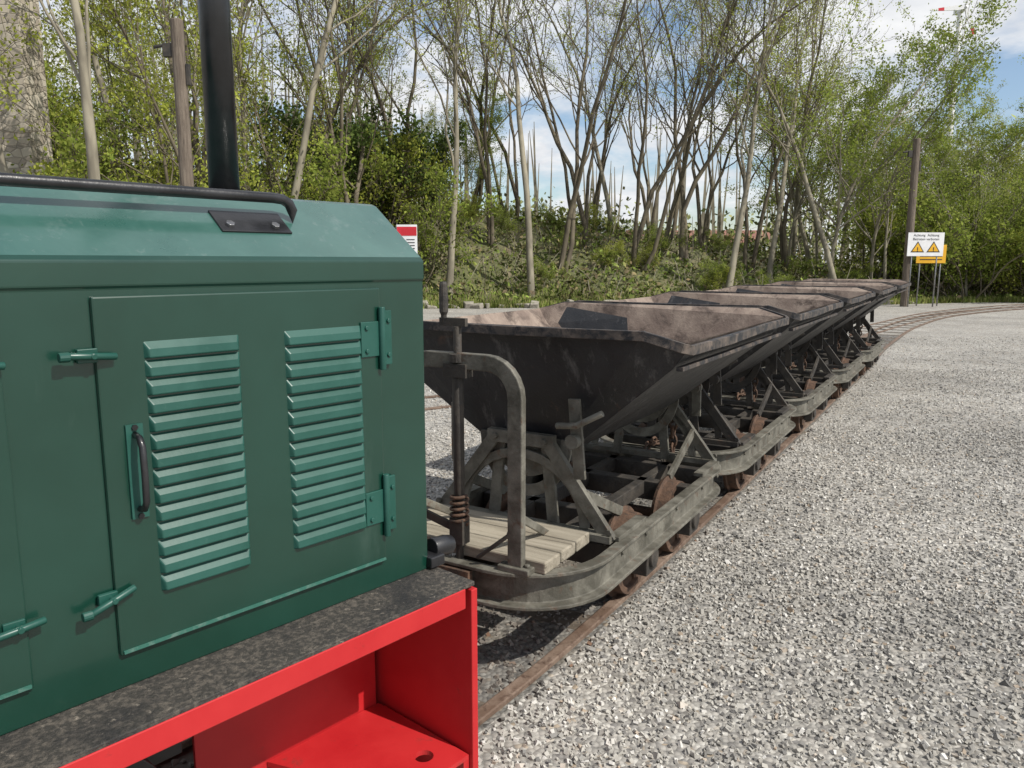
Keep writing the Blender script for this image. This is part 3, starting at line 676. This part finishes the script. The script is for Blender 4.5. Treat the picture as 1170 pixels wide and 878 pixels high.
# ------------------------------------------------------------------ ruin wall
m,nt,b=newmat('rubble_masonry'); v=coords(nt,False); mp=nt.nodes.new('ShaderNodeMapping'); mp.inputs['Scale'].default_value=(1,1,1.9); nt.links.new(v,mp.inputs['Vector'])
v1=nt.nodes.new('ShaderNodeTexVoronoi'); v1.inputs['Scale'].default_value=2.9; nt.links.new(mp.outputs[0],v1.inputs['Vector'])
v2=nt.nodes.new('ShaderNodeTexVoronoi'); v2.feature='DISTANCE_TO_EDGE'; v2.inputs['Scale'].default_value=2.9; nt.links.new(mp.outputs[0],v2.inputs['Vector'])
sp=nt.nodes.new('ShaderNodeSeparateColor'); nt.links.new(v1.outputs['Color'],sp.inputs[0])
rs=ramp(nt,[(0,(.28,.24,.19)),(.5,(.40,.35,.275)),(1,(.50,.45,.365))]); nt.links.new(sp.outputs[0],rs.inputs[0])
re=ramp(nt,[(.0,.62),(.07,1.0)]); nt.links.new(v2.outputs['Distance'],re.inputs[0])
rr=ramp(nt,[(.3,.75),(.7,1.1)]); nt.links.new(noise(nt,v,.8,5),rr.inputs[0])
nt.links.new(mixc(nt,1,mixc(nt,1,rs.outputs[0],re.outputs[0],'MULTIPLY'),rr.outputs[0],'MULTIPLY'),b.inputs['Base Color'])
bn=nt.nodes.new('ShaderNodeBump'); bn.inputs['Distance'].default_value=.06; bn.inputs['Strength'].default_value=.6; nt.links.new(re.outputs[0],bn.inputs['Height']); nt.links.new(bn.outputs[0],b.inputs['Normal']); b.inputs['Roughness'].default_value=.95
ruin=empty('stone_ruin',(-18.4,22.0,1.0))
mb=MB(); rg=random.Random(4)
for i in range(15):
    hh=[12,12.6,12.2,13,12.8,12.2,12.0,11.6,11.2,10.8,10.9,10.3,10.0,9.6,8.8][i]; xx=-5.0+i*.72
    if i in(3,9,12):
        mb.box((xx,0,1.9),(.72,1,3.8)); mb.box((xx,0,(5.6+hh)/2),(.72,1,hh-5.6)); mb.box((xx,-.2,3.86),(.9,.7,.12))
    else: mb.box((xx,rg.uniform(-.02,.02),hh/2),(.72,1.0,hh))
mb.build('walls',[m],ruin,.02)
# ------------------------------------------------------------------ poles and signs
def pole(x,y,h,r,name='wooden_pole'):
    e=empty(name,(x,y,float(terr(x,y))-.1)); mb=MB(); mb.lathe((0,0,0),(0,0,1),[(0,r),(h*.5,r*.93),(h-.02,r*.85),(h,r*.78),(h,0)],14)
    mb.build('shaft',[M['pole']],e); 
    mb=MB(); mb.box((-r-.05,0,h-.5),(.16,.10,.22)); mb.tube([(-r-.02,0,h-.4),(-r-.3,0,h-.45)],.03,8); mb.box((r+.02,0,h-.9),(.06,.08,.35)); mb.build('fittings',[M['dark']],e,.005)
    return e
xx,yy,zz=pix(214,215,14); pole(xx,yy,5.7-float(terr(xx,yy)),.125)
xx,yy,zz=pix(1034,335,27); pole(xx,yy,5.75,.14)
def sign(name,u0,u1,v0,v1,y,kind):
    x0,_,zt=pix(u0,v0,y); x1,_,zb=pix(u1,v1,y); cx=(x0+x1)/2; w=x1-x0; h=zt-zb; e=empty(name,(cx,y,zb))
    mb=MB(); mb.box((0,0,h/2),(w,.02,h)); mb.build('board',[M['yellow'] if kind=='y' else M['white']],e,.004)
    mb=MB(); 
    for px in(-w*.35,w*.35): mb.tube([(px,.035,float(terr(cx,y))-zb-.2),(px,.035,h*.95)],.025,8)
    mb.build('posts',[M['steel']],e)
    if kind=='w':
        mb=MB()
        for cxx in(-w*.22,w*.22):
            s=.22*w; c=(cxx,h*.34)
            def tri(s,dy): 
                zc=c[1]; mb.add([(c[0]-s/1.0,dy,zc-s*.6),(c[0]+s/1.0,dy,zc-s*.6),(c[0],dy,zc+s*1.0)],[(0,1,2)])
            mb.k=0; tri(s*.86,-.014); mb.k=1; tri(s*.66,-.018); mb.k=0; mb.box((c[0],-.020,c[1]-.02),(.03,.004,.10)); mb.box((c[0],-.020,c[1]-.10),(.03,.004,.03))
        mb.k=0
        for j,t in enumerate(('Achtung  Achtung','Betreten verboten')):
            cu=bpy.data.curves.new('lettering','FONT'); cu.body=t; cu.size=.12; cu.align_x='CENTER'; cu.materials.append(M['ink']); to=bpy.data.objects.new('lettering',cu); scn.collection.objects.link(to); to.parent=e; to.rotation_euler=(math.pi/2,0,0); to.location=(0,-.015,h*.84-j*.13)
        mb.build('symbols',[M['ink'],M['yellow']],e)
    if kind=='r':
        mb=MB(); mb.box((0,-.013,h*.78),(w*.96,.004,h*.3)); mb.box((-w*.2,-.013,h*.3),(w*.3,.004,h*.22)); mb.build('print',[M['signred']],e)
        mb=MB(); 
        for j in range(4): mb.box((w*.18,-.013,h*(.2+.1*j)),(w*.4,.003,h*.03))
        mb.build('text_lines',[M['ink']],e)
    if kind=='y':
        mb=MB()
        for j in range(4): mb.box((0,-.013,h*(.2+.18*j)),(w*.75,.003,h*.05))
        mb.build('text_lines',[M['ink']],e)
sign('warning_sign',1038,1077,266,293,26.75,'w')
sign('notice_sign',1048,1080,280,301,27.4,'y')
sign('information_sign',453,477,257,291,16,'r')
# ------------------------------------------------------------------ wind turbine
wx,wy,wz=pix(1097,12,420); t=empty('wind_turbine',(wx,wy,0)); mb=MB()
mb.lathe((0,0,-5),(0,0,1),[(0,2.2),(wz+4,1.1),(wz+5,0)],20); mb.sweep([(0,-4,wz),(0,4,wz)],[(-1.2,-1.2),(1.2,-1.2),(1.2,1.2),(-1.2,1.2)]); mb.lathe((0,-6,wz),(0,1,0),[(0,0),(.6,.8),(2,1.2)],16)
for a in(65,185,292):
    d=Vector((math.cos(math.radians(a)),0,math.sin(math.radians(a)))); c=Vector((0,-5,wz))
    def seg(l0,w0,l1,w1): 
        s=d.cross(Vector((0,1,0))); A_=c+d*l0;B_=c+d*l1; yv=Vector((0,.3,0))
        mb.add([A_-s*w0-yv,A_+s*w0-yv,B_+s*w1-yv,B_-s*w1-yv,A_-s*w0+yv,A_+s*w0+yv,B_+s*w1+yv,B_-s*w1+yv],[(0,1,2,3),(4,5,6,7),(0,1,5,4),(1,2,6,5),(2,3,7,6),(3,0,4,7)])
    mb.k=0; seg(0,.7,4,1.2); seg(4,1.2,11,.8); mb.k=1; seg(11,.8,14,.6); mb.k=0; seg(14,.6,18,.25)
mb.build('tower_and_rotor',[M['white'],M['signred']],t)
# ------------------------------------------------------------------ distant building
bx,by,bz=pix(800,272,120); bd=empty('distant_building',(bx,by,-1.5)); mb=MB(); mb.box((0,0,2.9),(22,9,5.8)); mb.k=1; mb.sweep([(-11.4,0,5.8),(11.4,0,5.8)],[(-4.9,0),(4.9,0),(0,2.0)]); mb.k=2
for i in range(7): mb.box((-9+i*3,-4.52,3.6),(1.4,.06,1.5))
mb.build('walls_roof_windows',[M['white'],M['rooftile'],M['ink']],bd)
# ------------------------------------------------------------------ light, sky, camera
el=math.radians(47); azs=math.radians(122)
S=Vector((math.cos(el)*math.sin(azs),math.cos(el)*math.cos(azs),math.sin(el)))
sl=bpy.data.lights.new('sun','SUN'); sl.energy=4.9; sl.angle=math.radians(.5); sl.color=(1,.955,.88); so=bpy.data.objects.new('sun',sl); scn.collection.objects.link(so); so.rotation_euler=S.to_track_quat('Z','Y').to_euler(); so.location=(10,-10,20)
w=bpy.data.worlds.new('World'); scn.world=w; w.use_nodes=True; nt=w.node_tree; bg=nt.nodes['Background']
sky=nt.nodes.new('ShaderNodeTexSky'); sky.sky_type='NISHITA'; sky.sun_disc=False; sky.sun_elevation=el; sky.sun_rotation=azs; sky.air_density=1.0; sky.dust_density=.8; sky.ozone_density=1.3
tc=nt.nodes.new('ShaderNodeTexCoord'); sp=nt.nodes.new('ShaderNodeSeparateXYZ'); nt.links.new(tc.outputs['Generated'],sp.inputs[0])
def math_(op,a,b):
    n=nt.nodes.new('ShaderNodeMath'); n.operation=op
    for v,i in((a,0),(b,1)):
        if hasattr(v,'links'): nt.links.new(v,n.inputs[i])
        else: n.inputs[i].default_value=v
    return n.outputs[0]
zz_=math_('ADD',math_('MAXIMUM',sp.outputs[2],0.0),.22); cx=math_('DIVIDE',sp.outputs[0],zz_); cy=math_('DIVIDE',sp.outputs[1],zz_)
cb=nt.nodes.new('ShaderNodeCombineXYZ'); nt.links.new(cx,cb.inputs[0]); nt.links.new(cy,cb.inputs[1])
cn=noise(nt,cb.outputs[0],1.7,7,.58,.2); cr=ramp(nt,[(.40,0.0),(.56,1.0)]); nt.links.new(cn,cr.inputs[0])
c2=noise(nt,cb.outputs[0],4.0,5,.6); cc=ramp(nt,[(.3,(5.0,5.2,5.6)),(.65,(6.9,6.95,7.0))]); nt.links.new(c2,cc.inputs[0])
nt.links.new(mixc(nt,cr.outputs[0],sky.outputs[0],cc.outputs[0]),bg.inputs[0]); bg.inputs[1].default_value=.14
cam=bpy.data.cameras.new('camera'); co=bpy.data.objects.new('camera',cam); scn.collection.objects.link(co); co.location=(0,0,H); co.rotation_euler=(math.radians(81),0,0)
cam.sensor_fit='HORIZONTAL'; cam.sensor_width=36; cam.lens=27.08; cam.clip_start=.05; cam.clip_end=3000
scn.camera=co
